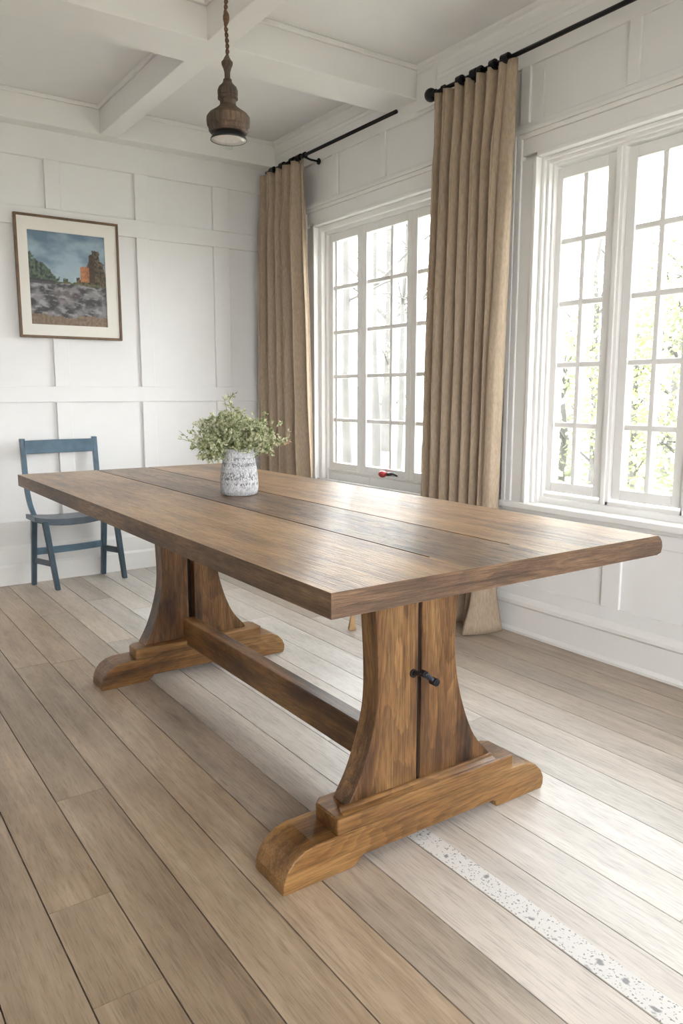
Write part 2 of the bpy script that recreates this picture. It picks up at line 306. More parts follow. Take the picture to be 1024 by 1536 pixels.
def tube(bm, pts, rad, seg=10, caps=True):
    pts = [Vector(p) for p in pts]
    if not isinstance(rad, (list, tuple)): rad = [rad]*len(pts)
    rings = []; prev = None
    for i, p in enumerate(pts):
        d = (pts[min(i+1, len(pts)-1)]-pts[max(i-1, 0)]).normalized()
        if prev is None:
            u = d.cross(Vector((0, 0, 1)))
            if u.length < .01: u = d.cross(Vector((1, 0, 0)))
            u.normalize()
        else:
            u = prev-d*prev.dot(d); u.normalize()
        prev = u; v = d.cross(u)
        rings.append([bm.verts.new(p+(u*math.cos(2*PI*k/seg)+v*math.sin(2*PI*k/seg))*rad[i]) for k in range(seg)])
    for a, b in zip(rings, rings[1:]):
        for k in range(seg): bm.faces.new((a[k], a[(k+1) % seg], b[(k+1) % seg], b[k]))
    if caps: bm.faces.new(list(reversed(rings[0]))); bm.faces.new(rings[-1])
def lathe(bm, prof, seg=40, c=(0, 0, 0)):
    rings = []
    for r, z in prof:
        if r < 1e-5: rings.append([bm.verts.new((c[0], c[1], c[2]+z))])
        else: rings.append([bm.verts.new((c[0]+r*math.cos(2*PI*k/seg), c[1]+r*math.sin(2*PI*k/seg), c[2]+z)) for k in range(seg)])
    for a, b in zip(rings, rings[1:]):
        for k in range(seg):
            k2 = (k+1) % seg
            if len(a) == 1 and len(b) == 1: continue
            if len(a) == 1: bm.faces.new((a[0], b[k2], b[k]))
            elif len(b) == 1: bm.faces.new((a[k], a[k2], b[0]))
            else: bm.faces.new((a[k], a[k2], b[k2], b[k]))
def sphere(bm, c, r, sz=1.0, seg=20):
    n = 10; lathe(bm, [(r*math.sin(PI*i/n), -r*sz*math.cos(PI*i/n)) for i in range(n+1)], seg, c)
def obj(name, bm, mat, parent=None, bevel=0, smooth=False, seg=2, fix=True):
    if fix: bmesh.ops.recalc_face_normals(bm, faces=bm.faces)
    me = bpy.data.meshes.new(name); bm.to_mesh(me); bm.free()
    o = bpy.data.objects.new(name, me); C.objects.link(o)
    for q in (mat if isinstance(mat, (list, tuple)) else [mat]): me.materials.append(q)
    if parent:
        o.parent = parent; o.matrix_parent_inverse = Matrix.Translation(-parent.location) if parent.type == 'EMPTY' else Matrix()
    if smooth: me.polygons.foreach_set('use_smooth', [True]*len(me.polygons))
    if bevel:
        b = o.modifiers.new('bevel', 'BEVEL'); b.width = bevel; b.segments = seg; b.limit_method = 'ANGLE'; b.angle_limit = math.radians(40)
        b.harden_normals = False
    return o
def NB(): return bmesh.new()
def thing(name, label, cat, loc, group=None):
    o = bpy.data.objects.new(name, None); C.objects.link(o); o.location = loc; o.empty_display_size = .1
    o['label'] = label; o['category'] = cat
    if group: o['group'] = group
    return o
def tag(o, label, cat, group=None):
    o['label'] = label; o['category'] = cat
    if group: o['group'] = group
    return o
def struct(name, bm, mat, parent=None, **kw):
    o = obj(name, bm, mat, parent, **kw); o['kind'] = 'structure'; return o

# ================================================================ THE ROOM
XR, YB, XL, YF, ZC, ZB = 2.61, 4.61, -2.4, -1.6, 2.65, 2.50

# floor
bm = NB(); cl = bm.loops.layers.color.new('board')
rnd = random.Random(3); PW = .1335; X0 = .327
ends = {0: [1.2485, 1.554], 1: [2.008, 3.9], -1: [2.19, .9, -.4, 3.6], 7: [1.9, 3.7], 8: [.788], 9: [2.9], 10: [1.75, 3.2]}
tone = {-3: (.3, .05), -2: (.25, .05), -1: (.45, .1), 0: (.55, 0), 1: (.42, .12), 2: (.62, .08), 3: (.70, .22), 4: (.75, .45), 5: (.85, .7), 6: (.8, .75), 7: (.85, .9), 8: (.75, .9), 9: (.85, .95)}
k = math.floor((XL-X0)/PW)
while X0+k*PW < XR:
    xa, xb = max(X0+k*PW, XL), min(X0+(k+1)*PW, XR)
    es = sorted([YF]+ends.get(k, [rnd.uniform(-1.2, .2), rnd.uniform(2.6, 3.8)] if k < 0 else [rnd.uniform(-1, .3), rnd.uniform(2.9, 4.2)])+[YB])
    for a, b in zip(es, es[1:]):
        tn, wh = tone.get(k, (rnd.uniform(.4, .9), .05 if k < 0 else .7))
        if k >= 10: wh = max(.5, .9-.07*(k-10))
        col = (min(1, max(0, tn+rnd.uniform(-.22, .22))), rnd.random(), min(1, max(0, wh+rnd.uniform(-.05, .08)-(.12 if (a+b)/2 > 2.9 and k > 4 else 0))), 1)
        g = .0015
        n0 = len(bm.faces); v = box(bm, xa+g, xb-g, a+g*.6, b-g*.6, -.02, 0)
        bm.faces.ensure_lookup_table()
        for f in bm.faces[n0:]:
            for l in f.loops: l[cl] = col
    k += 1
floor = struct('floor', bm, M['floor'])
bm = NB(); box(bm, XL, XR, YF, YB, -.06, -.012); struct('subfloor', bm, M['stoneline'], floor)
bm = NB(); box(bm, 1.1305, 1.190, -.2, 1.36, -.004, .0008); s_ = struct('stencil_strip', bm, M['stencil'], floor); s_['label'] = 'white floral stencilled strip'

# back wall (picture wall) with flat board panelling
bm = NB(); T = .02
box(bm, XL-.12, XR+.15, YB, YB+.12, -.05, 2.72)
box(bm, XL, XR, YB-T, YB, 2.35, ZC)
box(bm, XL, XR, YB-T, YB, 1.99, 2.09)
box(bm, XL, XR, YB-T, YB, 1.03, 1.12)
box(bm, XL, XR, YB-T, YB, 0, .36)
for a in (-2.37, -1.86, -1.35, -.84, -.33, .17, .68, 1.19, 1.70): 
    for z0, z1 in ((.36, 1.03), (1.12, 1.99), (2.09, 2.35)): box(bm, a, a+.085, YB-T, YB, z0, z1)
for z0, z1 in ((.36, 1.03), (1.12, 1.99), (2.09, 2.35)): box(bm, 2.20, 2.31, YB-T, YB, z0, z1)
struct('wall_back', bm, M['wall'], bevel=.0025, seg=1)
bm = NB()
prism(bm, [(YB-T, 0), (YB-T-.022, 0), (YB-T-.022, .105), (YB-T-.014, .118), (YB-T-.010, .20), (YB-T-.004, .212), (YB-T, .225)], 0, XL, XR)
struct('baseboard_back', bm, M['trim'], bevel=.002)

# right wall with two window openings
W1 = (2.76, 4.02, .50, 2.06); W2 = (.83, 2.31, .585, 2.05)
WX = .14
bm = NB()
def wallseg(y0, y1, z0, z1): box(bm, XR, XR+WX, y0, y1, z0, z1)
wallseg(YF, W2[0], -.05, 2.72); wallseg(W2[1], W1[0], -.05, 2.72); wallseg(W1[1], YB, -.05, 2.72)
for Wn in (W1, W2):
    wallseg(Wn[0], Wn[1], -.05, Wn[2]); wallseg(Wn[0], Wn[1], Wn[3], 2.72)
t = .014
box(bm, XR-t, XR, YF, YB, 2.425, 2.60)                      # top rail
box(bm, XR-t, XR, YF, YB, 2.14, 2.20)                       # rail above the window heads
for y in (.35, .9, 1.40, 1.855, 2.375, 2.90, 3.355, 3.80, 4.38): box(bm, XR-t, XR, y, y+.05, 2.20, 2.425)
box(bm, XR-t, XR, YF, YB, 0, .225)                          # dado
box(bm, XR-t, XR, YF, YB, .50, .56)
for y in (-.1, .87, 1.815, 2.76, 3.7): box(bm, XR-t, XR, y, y+.085, .225, .50)
box(bm, XR-t-.01, XR, W1[1]+.10, YB, 0, .64); box(bm, XR-t, XR, 2.46, 2.66, .56, .62)
box(bm, XR-.03, XR, 2.955, 3.09, 2.44, 2.60)                # little pilaster under the beam
struct('wall_right', bm, M['wall'], bevel=.002, seg=1)
bm = NB()
prism(bm, [(XR-t, 0), (XR-t-.022, 0), (XR-t-.022, .012), (XR-t-.014, .022), (XR-t-.010, .024), (XR-t-.010, .125), (XR-t-.024, .135), (XR-t-.024, .15), (XR-t-.010, .165), (XR-t, .172)], 1, YF, YB)
struct('baseboard_right', bm, M['trim'], bevel=.0015)

# walls behind the camera, the front one with an unseen window opening added for fill light
bm = NB(); box(bm, XL-.15, XL, YF-.15, YB+.12, -.05, 2.72)
struct('wall_left', bm, M['wall'])
bm = NB(); L0, L1, z0, z1 = -1.2, 1.4, .7, 2.1
box(bm, XL-.15, L0, YF-.15, YF, -.05, 2.72); box(bm, L1, XR+WX, YF-.15, YF, -.05, 2.72)
box(bm, L0, L1, YF-.15, YF, -.05, z0); box(bm, L0, L1, YF-.15, YF, z1, 2.72)
for x in (-1.2, -.35, .5, 1.35): box(bm, x, x+.05, YF-.1, YF-.05, z0, z1)
struct('wall_front', bm, M['wall'])

# ceiling with beams
bm = NB(); box(bm, XL-.15, XR+WX, YF-.15, YB+.12, ZC, ZC+.08)
ceil = struct('ceiling', bm, M['ceil'])
BY = [(1.48, 1.58), (.15, .25), (-1.18, -1.08)]; BX = [(3.10, 3.335), (1.42, 1.655), (-.26, -.03)]
for a, b in BY:
    bm = NB(); box(bm, a, b, YF, YB-.1, ZB, ZC+.01); struct('ceiling_beam', bm, M['trim'], ceil, bevel=.003)
for a, b in BX:
    bm = NB(); box(bm, XL, XR-.002, a, b, ZB-.0004, ZC+.01); struct('ceiling_beam', bm, M['trim'], ceil, bevel=.003)
bm = NB(); box(bm, XL, XR-.002, YB-.115, YB, ZB-.0008, ZC+.01); struct('ceiling_beam', bm, M['trim'], ceil, bevel=.003)
# bead mouldings at the head of each coffer
bm = NB(); g = .016
xs = sorted([XL]+[v for p in BY for v in p]+[XR]); ys = sorted([YF]+[v for p in BX for v in p]+[YB-.115])
for i in range(0, len(xs)-1, 2):
    for j in range(0, len(ys)-1, 2):
        x0, x1, y0, y1 = xs[i], xs[i+1], ys[j], ys[j+1]
        if x1-x0 < .12 or y1-y0 < .3: continue
        za = ZC-.022
        box(bm, x0, x1, y0, y0+g, za, ZC); box(bm, x0, x1, y1-g, y1, za, ZC)
        box(bm, x0, x0+g, y0, y1, za, ZC)
        if x1 < XR-.1: box(bm, x1-g, x1, y0, y1, za, ZC)
struct('coffer_bead', bm, M['trim'], ceil, bevel=.004)
# crown on the window wall
n = 1
for y0, y1 in ((YF, -.26), (-.03, 1.42), (1.655, 3.10), (3.335, YB-.115)):
    bm = NB()
    prism(bm, [(XR, 2.545), (XR-.016, 2.545), (XR-.018, 2.562), (XR-.014, 2.572), (XR-.016, 2.605), (XR-.022, 2.618), (XR-.022, 2.628), (XR-.032, 2.636), (XR-.034, ZC+.002), (XR, ZC+.002)], 1, y0, y1)
    o = struct('trim_%d' % n, bm, M['trim']); n += 1

# ================================================================ WINDOWS
def casing(parent, y0, y1, z0, z1, left_only=False, bottom=None):
    """stepped casing around an opening, room side"""
    zb = bottom if bottom is not None else z0
    for y, s in ((y1, 1), (y0, -1)):
        bm = NB(); 
        def q(a, b, d0, d1, ztop):
            ya, yb = sorted((y+s*a, y+s*b)); box(bm, XR-d1, XR+.002, ya, yb, zb, ztop)
        q(.0, .018, 0, .030, z1); q(.018, .085, 0, .022, z1); q(.085, .115, 0, .030, z1+.09); q(.115, .14, 0, .034, z1+.115)
        struct('casing', bm, M['trim'], parent, bevel=.003)
    bm = NB()
    box(bm, XR-.030, XR+.002, y0-.0, y1+.0, z1, z1+.018); box(bm, XR-.022, XR+.002, y0-.085, y1+.085, z1+.018, z1+.085)
    box(bm, XR-.030, XR+.002, y0-.115, y1+.115, z1+.085, z1+.105); box(bm, XR-.036, XR+.002, y0-.14, y1+.14, z1+.105, z1+.122)
    struct('casing', bm, M['trim'], parent, bevel=.003)
def reveal(parent, y0, y1, z0, z1, steps):
    bm = NB()
    for d, x0, x1 in steps:      # stops stepping into the opening
        box(bm, x0, x1, y1-d, y1, z0, z1); box(bm, x0, x1, y0, y0+d, z0, z1); box(bm, x0, x1, y0+d, y1-d, z1-d, z1)
    struct('jamb', bm, M['trim'], parent, bevel=.003)
def sash(parent, y0, y1, z0, z1, gy0, gy1, gz0, gz1, vb, hb, xf, th=.045, mw=.022, glass=True):
    """frame y0..y1, glass gy0..gy1; vb vertical bars, hb horizontal bars"""
    bm = NB()
    box(bm, xf, xf+th, y0, gy0, z0, z1); box(bm, xf, xf+th, gy1, y1, z0, z1)
    box(bm, xf, xf+th, gy0, gy1, z0, gz0); box(bm, xf, xf+th, gy0, gy1, gz1, z1)
    o = struct('sash', bm, M['trim'], parent, bevel=.003)
    bm = NB()
    for y in vb: box(bm, xf+.006, xf+th-.008, y-mw/2, y+mw/2, gz0, gz1)
    for z in hb: box(bm, xf+.0068, xf+th-.0088, gy0, gy1, z-mw/2, z+mw/2)
    if vb or hb: struct('glazing_bars', bm, M['trim'], o, bevel=.003)
    bm = NB(); box(bm, xf+th-.018, xf+th-.014, gy0-.004, gy1+.004, gz0-.004, gz1+.004)
    struct('pane', bm, M['glass'], o)
    return o

def wempty(name, loc):
    e = bpy.data.objects.new(name, None); C.objects.link(e); e.location = loc; e['kind'] = 'structure'; return e
# far window
w1 = wempty('window_1', (XR, 3.4, .5))
casing(w1, W1[0], W1[1], W1[2], W1[3], bottom=.30)
hb1 = [.92, 1.18, 1.44, 1.70]
XF = 2.655
reveal(w1, *W1, [(.030, XR+.004, XR+.03), (.05, XR+.03, XR+.14)])
sash(w1, 3.635, 3.97, .56, 2.01, 3.68, 3.93, .66, 1.965, [3.905], hb1, XF)
sash(w1, 3.195, 3.635, .56, 2.01, 3.236, 3.592, .66, 1.965, [3.372], hb1, XF)
sash(w1, 2.81, 3.195, .56, 2.01, 2.85, 3.154, .66, 1.965, [3.0], hb1, XF)
bm = NB(); box(bm, XF, XF+.045, 2.81, 3.97, .50, .56)
box(bm, XF-.012, XF, 2.81, 3.635, .610, .622); box(bm, XF-.012, XF, 3.635, 3.97, .610, .622)
box(bm, XF-.006, XF, 2.81, 3.535, .50, .60); box(bm, XF-.006, XF, 3.545, 3.97, .50, .60)
struct('apron', bm, M['trim'], w1, bevel=.002)
# its red latch
bm = NB(); tube(bm, [(XF+.002, 3.352, .636), (XF-.03, 3.352, .636)], .011, 12)
tube(bm, [(XF-.026, 3.352, .638), (XF-.03, 3.30, .644), (XF-.03, 3.262, .634)], [.009, .0075, .005], 10)
lt = struct('window_latch', bm, M['grey'], w1, smooth=True); lt['label'] = 'small dark latch lever with a red knob'
bm = NB(); sphere(bm, (XF-.034, 3.385, .634), .024, .8); tube(bm, [(XF-.034, 3.385, .634), (XF-.03, 3.352, .636)], .01, 10)
struct('knob', bm, M['red'], lt, smooth=True)
# near window
w2 = wempty('window_2', (XR, 1.6, .6))
casing(w2, W2[0], W2[1], W2[2], W2[3])
XF = 2.675
reveal(w2, *W2, [(.014, XR+.004, XR+.022), (.026, XR+.022, XR+.044), (.036, XR+.044, XR+.14)])
hb2 = [.945, 1.20, 1.455, 1.71]
bm = NB(); 
for yc in (1.962, 1.60, 1.24): box(bm, XF-.012, XF+.05, yc-.022, yc+.022, .62, 2.03); box(bm, XF-.022, XF-.012, yc-.010, yc+.010, .62, 2.03)
box(bm, XF-.012, XF+.06, W2[0], W2[1], .62, .642)
struct('mullion', bm, M['trim'], w2, bevel=.002)
for (a, b) in ((1.990, 2.286), (1.630, 1.934), (1.268, 1.572), (.87, 1.212)):
    ga, gb = a+.036, b-.040
    sash(w2, a, b, .652, 2.008, ga, gb, .695, 1.962, [(ga+gb)/2], hb2, XF)
bm = NB(); box(bm, XR-.055, XR+.07, W2[0]-.19, W2[1]+.19, .575, .602); box(bm, XR-.02, XR, W2[0]-.14, W2[1]+.14, .555, .575)
box(bm, XR+.035, XR+.10, W2[0]+.001, W2[1]-.001, .590, .628)
struct('sill', bm, M['trim'], w2, bevel=.005, seg=3)

# ================================================================ TABLE
tb = thing('dining_table', 'long rustic brown wooden trestle dining table on two curved pedestals', 'table', (1.15, 2.1, 0))
TZ = .76; TT = .045; TY0, TY1, TXa, TXb = 1.005, 3.245, .675, 1.590
bm = NB()
def corner_outline():
    return None
YE = 1.125
g = .0026
box(bm, TXa, TX1-g, YE, TY1, TZ-TT, TZ); box(bm, TX1+g, TX2-g, YE, TY1, TZ-TT, TZ); box(bm, TX2+g, TXb-.02, YE, TY1, TZ-TT, TZ)
box(bm, TX1-g, TX1+g, YE, TY1, TZ-TT, TZ-.012); box(bm, TX2-g, TX2+g, YE, TY1, TZ-TT, TZ-.012)
# front end with rounded right corner
box(bm, TXa, TXb-.02, TY0+.0, YE, TZ-TT, TZ)
prism(bm, [(TXb-.02, TZ-TT), (TXb-.004, TZ-TT+.004), (TXb, TZ-TT+.018), (TXb-.003, TZ-.014), (TXb-.012, TZ-.004), (TXb-.02, TZ)], 1, TY0, TY1)
bmesh.ops.remove_doubles(bm, verts=bm.verts, dist=.00005)
# drop the inner faces shared by two boxes
import collections
key = collections.defaultdict(list)
for f in bm.faces: key[tuple(sorted(v.index for v in f.verts))].append(f)
dead = [f for fs in key.values() if len(fs) > 1 for f in fs]
bmesh.ops.delete(bm, geom=dead, context='FACES_ONLY')
for f in bm.faces:
    f.normal_update()
    f.material_index = 0 if abs(f.normal.z) > .5 else (1 if abs(f.normal.y) > .5 else 2)
top = obj('tabletop', bm, [M['top'], M['edgex'], M['edgey']], tb)

def curve_profile(pts, n=6):
    """Catmull-Rom through pts"""
    out = []
    P = [pts[0]]+list(pts)+[pts[-1]]
    for i in range(1, len(P)-2):
        p0, p1, p2, p3 = [Vector(P[j]) for j in (i-1, i, i+1, i+2)]
        for s in range(n):
            u = s/n
            out.append(tuple(.5*((2*p1)+(p2-p0)*u+(2*p0-5*p1+4*p2-p3)*u*u+(3*p1-p0-3*p2+p3)*u**3)))
    out.append(tuple(pts[-1])); return out
def trestle(yf, yb, fy0, fy1, xc, s, gap, hw):
    """pedestal: two shaped boards with a slot between, on a plinth, on a foot. s scales widths about xc"""
    X = lambda x: xc+(x-1.163)*s
    Lp = curve_profile([(1.018, TZ-TT), (1.027, .62), (1.037, .47), (1.036, .36), (1.017, .275), (.987, .195), (.950, .132)])
    Rp = curve_profile([(1.310, TZ-TT), (1.292, .62), (1.276, .50), (1.286, .385), (1.314, .285), (1.352, .205), (1.405, .145), (1.408, .132)])
    for prof, side in ((Lp, -1), (Rp, 1)):
        xg = xc+side*gap/2
        pts = [(X(x), z) for x, z in prof]
        outline = [(xg, TZ-TT)]+pts+[(xg, .132)]
        bm = NB(); prism(bm, outline, 1, yf, yb)
        obj('pedestal_board', bm, M['leg'], tb, bevel=.003)
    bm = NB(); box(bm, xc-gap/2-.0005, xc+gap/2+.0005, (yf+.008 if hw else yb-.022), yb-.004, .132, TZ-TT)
    obj('slot_shade', bm, M['gap'], tb)  # black strip standing in for the shade inside the slot
    # plinth
    pz0, pz1 = .092, .132
    bm = NB(); 
    prism(bm, [(X(.903), fy0), (X(1.468), fy0), (X(1.475), fy0+.006), (X(1.475), fy1-.03), (X(1.455), fy1-.015), (X(.925), fy1-.015), (X(.903), fy1-.035)], 2, pz0, pz1)
    pl = obj('plinth', bm, M['foot'], tb, bevel=.005, seg=3)
    if hw:
        bm = NB(); prism(bm, [(fy0+.006, pz1-.001), (yf+.001, pz1-.001), (yf+.001, pz1+.011), (yf-.006, pz1+.010), (yf-.010, pz1+.004)], 0, X(.925), X(1.412))
        obj('moulding', bm, M['foot'], pl, bevel=.0015)
    # foot: rounded toes, relieved underneath
    F = [(.760, 0), (.762, .028), (.772, .052), (.790, .072), (.815, .086), (.845, .092), (.900, .093), (1.50, .093), (1.528, .090), (1.560, .076), (1.582, .055), (1.593, .032), (1.592, .012), (1.585, 0), (1.412, 0), (1.406, .018), (1.398, .022), (.975, .022), (.965, .012), (.945, 0)]
    bm = NB(); prism(bm, [(X(x), z) for x, z in F], 1, fy0, fy1)
    obj('foot', bm, M['foot'], tb, bevel=.0035, seg=3)
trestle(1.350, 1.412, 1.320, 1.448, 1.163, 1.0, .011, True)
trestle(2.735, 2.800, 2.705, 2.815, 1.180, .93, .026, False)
bm = NB(); box(bm, 1.142, 1.192, 1.405, 2.742, .112, .212); obj('stretcher', bm, M['stretch'], tb, bevel=.004, seg=2)
# iron fastening on the near pedestal
bm = NB(); tube(bm, [(1.142, 1.351, .418), (1.142, 1.346, .418)], .0105, 20)
fs = obj('bolt_socket', bm, M['blackhole'], tb, smooth=False)
bm = NB()
tube(bm, [(1.142, 1.350, .418), (1.145, 1.325, .424), (1.152, 1.315, .422), (1.163, 1.310, .412), (1.172, 1.305, .404)], [.006, .006, .0065, .006, .0065], 12)
tube(bm, [(1.172, 1.317, .404), (1.172, 1.297, .404)], .0095, 16)
tube(bm, [(1.150, 1.328, .424), (1.150, 1.312, .424)], .0085, 14)
obj('lever_bolt', bm, M['steel'], tb, smooth=False, bevel=.001)['label'] = 'dark steel lever bolt'

# ================================================================ VASE AND BOUQUET
VX, VY = 1.122, 2.196
bm = NB()
prof = [(0, 0), (.050, 0), (.0555, .003), (.059, .012), (.0612, .028), (.0605, .048), (.0575, .075), (.0535, .10), (.0495, .125), (.0475, .140), (.0475, .146), (.0455, .148), (.0435, .146), (.0435, .13), (.048, .09), (.054, .04), (.05, .012), (0, .01)]
lathe(bm, prof, 56)
vs = obj('vase', bm, M['vase'], None, smooth=True); vs.location = (VX, VY, TZ)
tag(vs, 'weathered grey stoneware vase with faint worn script standing on the table', 'vase')
bq = thing('bouquet', 'loose bunch of pale green small-leaved sprigs filling the grey vase', 'plant', (VX, VY, TZ+.012))
rn = random.Random(11)
right = Rv.copy(); fwd = Vector((Fv.x, Fv.y, 0)).normalized()
def leaf(bm, p, d, n, l, wd, mi):
    s = d.cross(n).normalized()
    a = p; b = p+d*l*.5+s*wd*.5; c = p+d*l; e = p+d*l*.5-s*wd*.5; md = p+d*l*.5+n*wd*.18
    va, vb_, vc, ve, vm = [bm.verts.new(q) for q in (a, b, c, e, md)]
    for f in ((va, vb_, vm), (vb_, vc, vm), (vc, ve, vm), (ve, va, vm)): bm.faces.new(f).material_index = mi
def sprig(end, base, leaves, buds=0, bend=.03, twigs=5):
    bm = NB(); P = []
    mid = base.lerp(end, .5)+Vector((0, 0, bend))
    n = 9
    for i in range(n+1):
        t = i/n; P.append(base*(1-t)**2+mid*2*t*(1-t)+end*t*t)
    tube(bm, P, [.0014*(1-.6*i/n) for i in range(n+1)], 5)
    segs = []
    for _ in range(twigs):
        t = rn.uniform(.45, .95); i = int(t*n); q = P[i]; dd = (P[min(i+1, n)]-P[max(i-1, 0)]).normalized()
        r = Vector((rn.gauss(0, 1), rn.gauss(0, 1), rn.gauss(0, .8)+.35)).normalized()
        e = q+(dd*.5+r*.9).normalized()*rn.uniform(.018, .045); segs.append((q, e)); tube(bm, [q, (q+e)/2+Vector((0, 0, .003)), e], [.0008, .0007, .0004], 4)
    segs += [(P[i], P[i+1]) for i in range(4, n)]
    for _ in range(leaves):
        a, b = rn.choice(segs); q = a.lerp(b, rn.random()**.7)
        dd = (b-a).normalized(); r = Vector((rn.gauss(0, 1), rn.gauss(0, 1), rn.gauss(0, 1)+.2)).normalized()
        d = (dd*.5+r).normalized(); nn = d.cross(Vector((rn.gauss(0, 1), rn.gauss(0, 1), rn.gauss(0, 1)))).normalized()
        l = rn.uniform(.009, .016); leaf(bm, q, d, nn, l, l*.6, 1)
    for _ in range(buds):
        q = P[n]+Vector((rn.gauss(0, .006), rn.gauss(0, .006), rn.gauss(0, .006))); leaf(bm, q, Vector((rn.gauss(0, 1), rn.gauss(0, 1), -.3)).normalized(), Vector((0, 0, 1)), .014, .012, 2)
    obj('sprig', bm, [M['stem'], M['leaf'], M['bud']], bq, fix=False)
ctr = Vector((VX, VY, TZ+.15))
for i in range(80):
    th = rn.uniform(0, 2*PI); rr = math.sqrt(rn.uniform(.0, 1)); el = math.sqrt(max(0, 1-rr*rr))
    s = rn.uniform(.80, 1.0)
    lat = rr*math.cos(th)*.135*s; dep = rr*math.sin(th)*.105*s; up = (el*.105+.004-.035*rr**3*rn.random()*1.2)*s
    e = ctr+right*(lat-.006)+fwd*dep+Vector((0, 0, up))
    base = Vector((VX, VY, TZ+.085))+right*lat*.2+fwd*dep*.2
    sprig(e, base, 105, buds=1 if rn.random() < .12 else 0, bend=.03+.02*rr, twigs=8)
for lat, dep, up, n_, tw, bd in ((-.192, 0, .028, 34, 4, 0), (-.165, .03, .045, 40, 5, 0), (-.03, 0, .168, 60, 6, 0), (-.045, .01, .158, 30, 4, 0), (.150, 0, .020, 90, 8, 3), (.165, -.01, .030, 70, 6, 3),
                            (-.125, -.02, -.03, 60, 7, 0), (-.145, -.01, .0, 60, 7, 0), (-.11, -.04, -.035, 60, 7, 0), (-.07, -.06, -.03, 50, 6, 0), (.10, -.01, -.012, 40, 4, 3), (.13, .02, .075, 60, 6, 0), (.09, 0, .108, 60, 6, 0),
                            (-.12, 0, .085, 60, 7, 0), (-.15, .02, .075, 40, 5, 0)):
    e = ctr+right*lat+fwd*dep+Vector((0, 0, up)); sprig(e, Vector((VX, VY, TZ+.09))+right*lat*.15, n_, bd, .035, tw)

# ================================================================ CHAIR
ch = thing('chair', 'small blue-grey painted wooden chair standing against the panelled wall', 'chair', (1.25, 4.43, 0))
def bar(bm, a, b, wx, wy, wx2=None, wy2=None):
    """bar between two points with rectangular section wx by wy"""
    wx2 = wx2 or wx; wy2 = wy2 or wy; a = Vector(a); b = Vector(b)
    hexa(bm, [a+Vector((sx*wx/2, sy*wy/2, 0)) for sx, sy in ((-1, -1), (1, -1), (1, 1), (-1, 1))]+[b+Vector((sx*wx2/2, sy*wy2/2, 0)) for sx, sy in ((-1, -1), (1, -1), (1, 1), (-1, 1))])
def rail(bm, a, b, hz, ty, bow=0):
    a = Vector(a); b = Vector(b); d = (b-a).normalized(); nrm = Vector((-d.y, d.x, 0)).normalized(); n = 8
    pr = None
    R_ = []
    for i in range(n+1):
        t = i/n; p = a.lerp(b, t)+nrm*bow*4*t*(1-t)
        R_.append([bm.verts.new(p+nrm*s*ty/2+Vector((0, 0, z*hz/2))) for s, z in ((-1, -1), (1, -1), (1, 1), (-1, 1))])
    for p, q in zip(R_, R_[1:]):
        for k_ in range(4): bm.faces.new((p[k_], p[(k_+1) % 4], q[(k_+1) % 4], q[k_]))
    bm.faces.new(R_[0][::-1]); bm.faces.new(R_[-1])
FLl, FRl, BLl, BRl = (1.070, 4.315, 0), (1.472, 4.385, 0), (.990, 4.515, 0), (1.400, 4.555, 0)
for (p, tp) in ((FLl, (1.030, 4.352, .385)), (FRl, (1.44, 4.41, .385)), (BLl, (1.000, 4.47, .385)), (BRl, (1.405, 4.505, .385))):
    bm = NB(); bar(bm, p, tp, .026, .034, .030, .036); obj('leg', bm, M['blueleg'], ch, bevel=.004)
def posts(x0, x1, y0, y1):
    bm = NB(); P = curve_profile([(x0+.03, .40), (x0+.012, .47), (x0+.002, .58), (x0-.0, .83)], 5)
    prev = None; R_ = []
    for i, (x, z) in enumerate(P):
        y = y0+(y1-y0)*(z-.40)/.43; a_ = .013
        R_.append([bm.verts.new((x+sx*a_, y+sy*.016, z)) for sx, sy in ((-1, -1), (1, -1), (1, 1), (-1, 1))])
    for p, q in zip(R_, R_[1:]):
        for k_ in range(4): bm.faces.new((p[k_], p[(k_+1) % 4], q[(k_+1) % 4], q[k_]))
    bm.faces.new(R_[0][::-1]); bm.faces.new(R_[-1])
    obj('back_post', bm, M['blue'], ch, bevel=.003)
posts(.978, 0, 4.49, 4.54); posts(1.385, 0, 4.52, 4.565)
bm = NB(); rail(bm, (.985, 4.525, .782), (1.385, 4.553, .782), .075, .018, .012); obj('backrest', bm, M['blue'], ch, bevel=.003)
# saddle seat
bm = NB(); nx, ny = 14, 8; sd = []
A, B, D_, E_ = Vector((.975, 4.335)), Vector((1.44, 4.385)), Vector((1.455, 4.545)), Vector((.965, 4.505))
for s in (0, 1):
    gr = []
    for j in range(ny+1):
        rw = []
        for i in range(nx+1):
            u, v = i/nx, j/ny; p = (A.lerp(B, u)).lerp(E_.lerp(D_, u), v)
            e = abs(2*u-1)**2.5; z = .408-.020*(1-e)*(1-.3*v)+(.006*e)
            rw.append(bm.verts.new((p.x, p.y, z if s == 0 else z-.028-.010*(1-abs(2*u-1)**3))))
        gr.append(rw)
    sd.append(gr)
for j in range(ny):
    for i in range(nx):
        bm.faces.new((sd[0][j][i], sd[0][j][i+1], sd[0][j+1][i+1], sd[0][j+1][i])); bm.faces.new((sd[1][j][i], sd[1][j+1][i], sd[1][j+1][i+1], sd[1][j][i+1]))
for i in range(nx):
    bm.faces.new((sd[0][0][i], sd[1][0][i], sd[1][0][i+1], sd[0][0][i+1])); bm.faces.new((sd[0][ny][i], sd[0][ny][i+1], sd[1][ny][i+1], sd[1][ny][i]))
for j in range(ny):
    bm.faces.new((sd[0][j][0], sd[0][j+1][0], sd[1][j+1][0], sd[1][j][0])); bm.faces.new((sd[0][j][nx], sd[1][j][nx], sd[1][j+1][nx], sd[0][j+1][nx]))
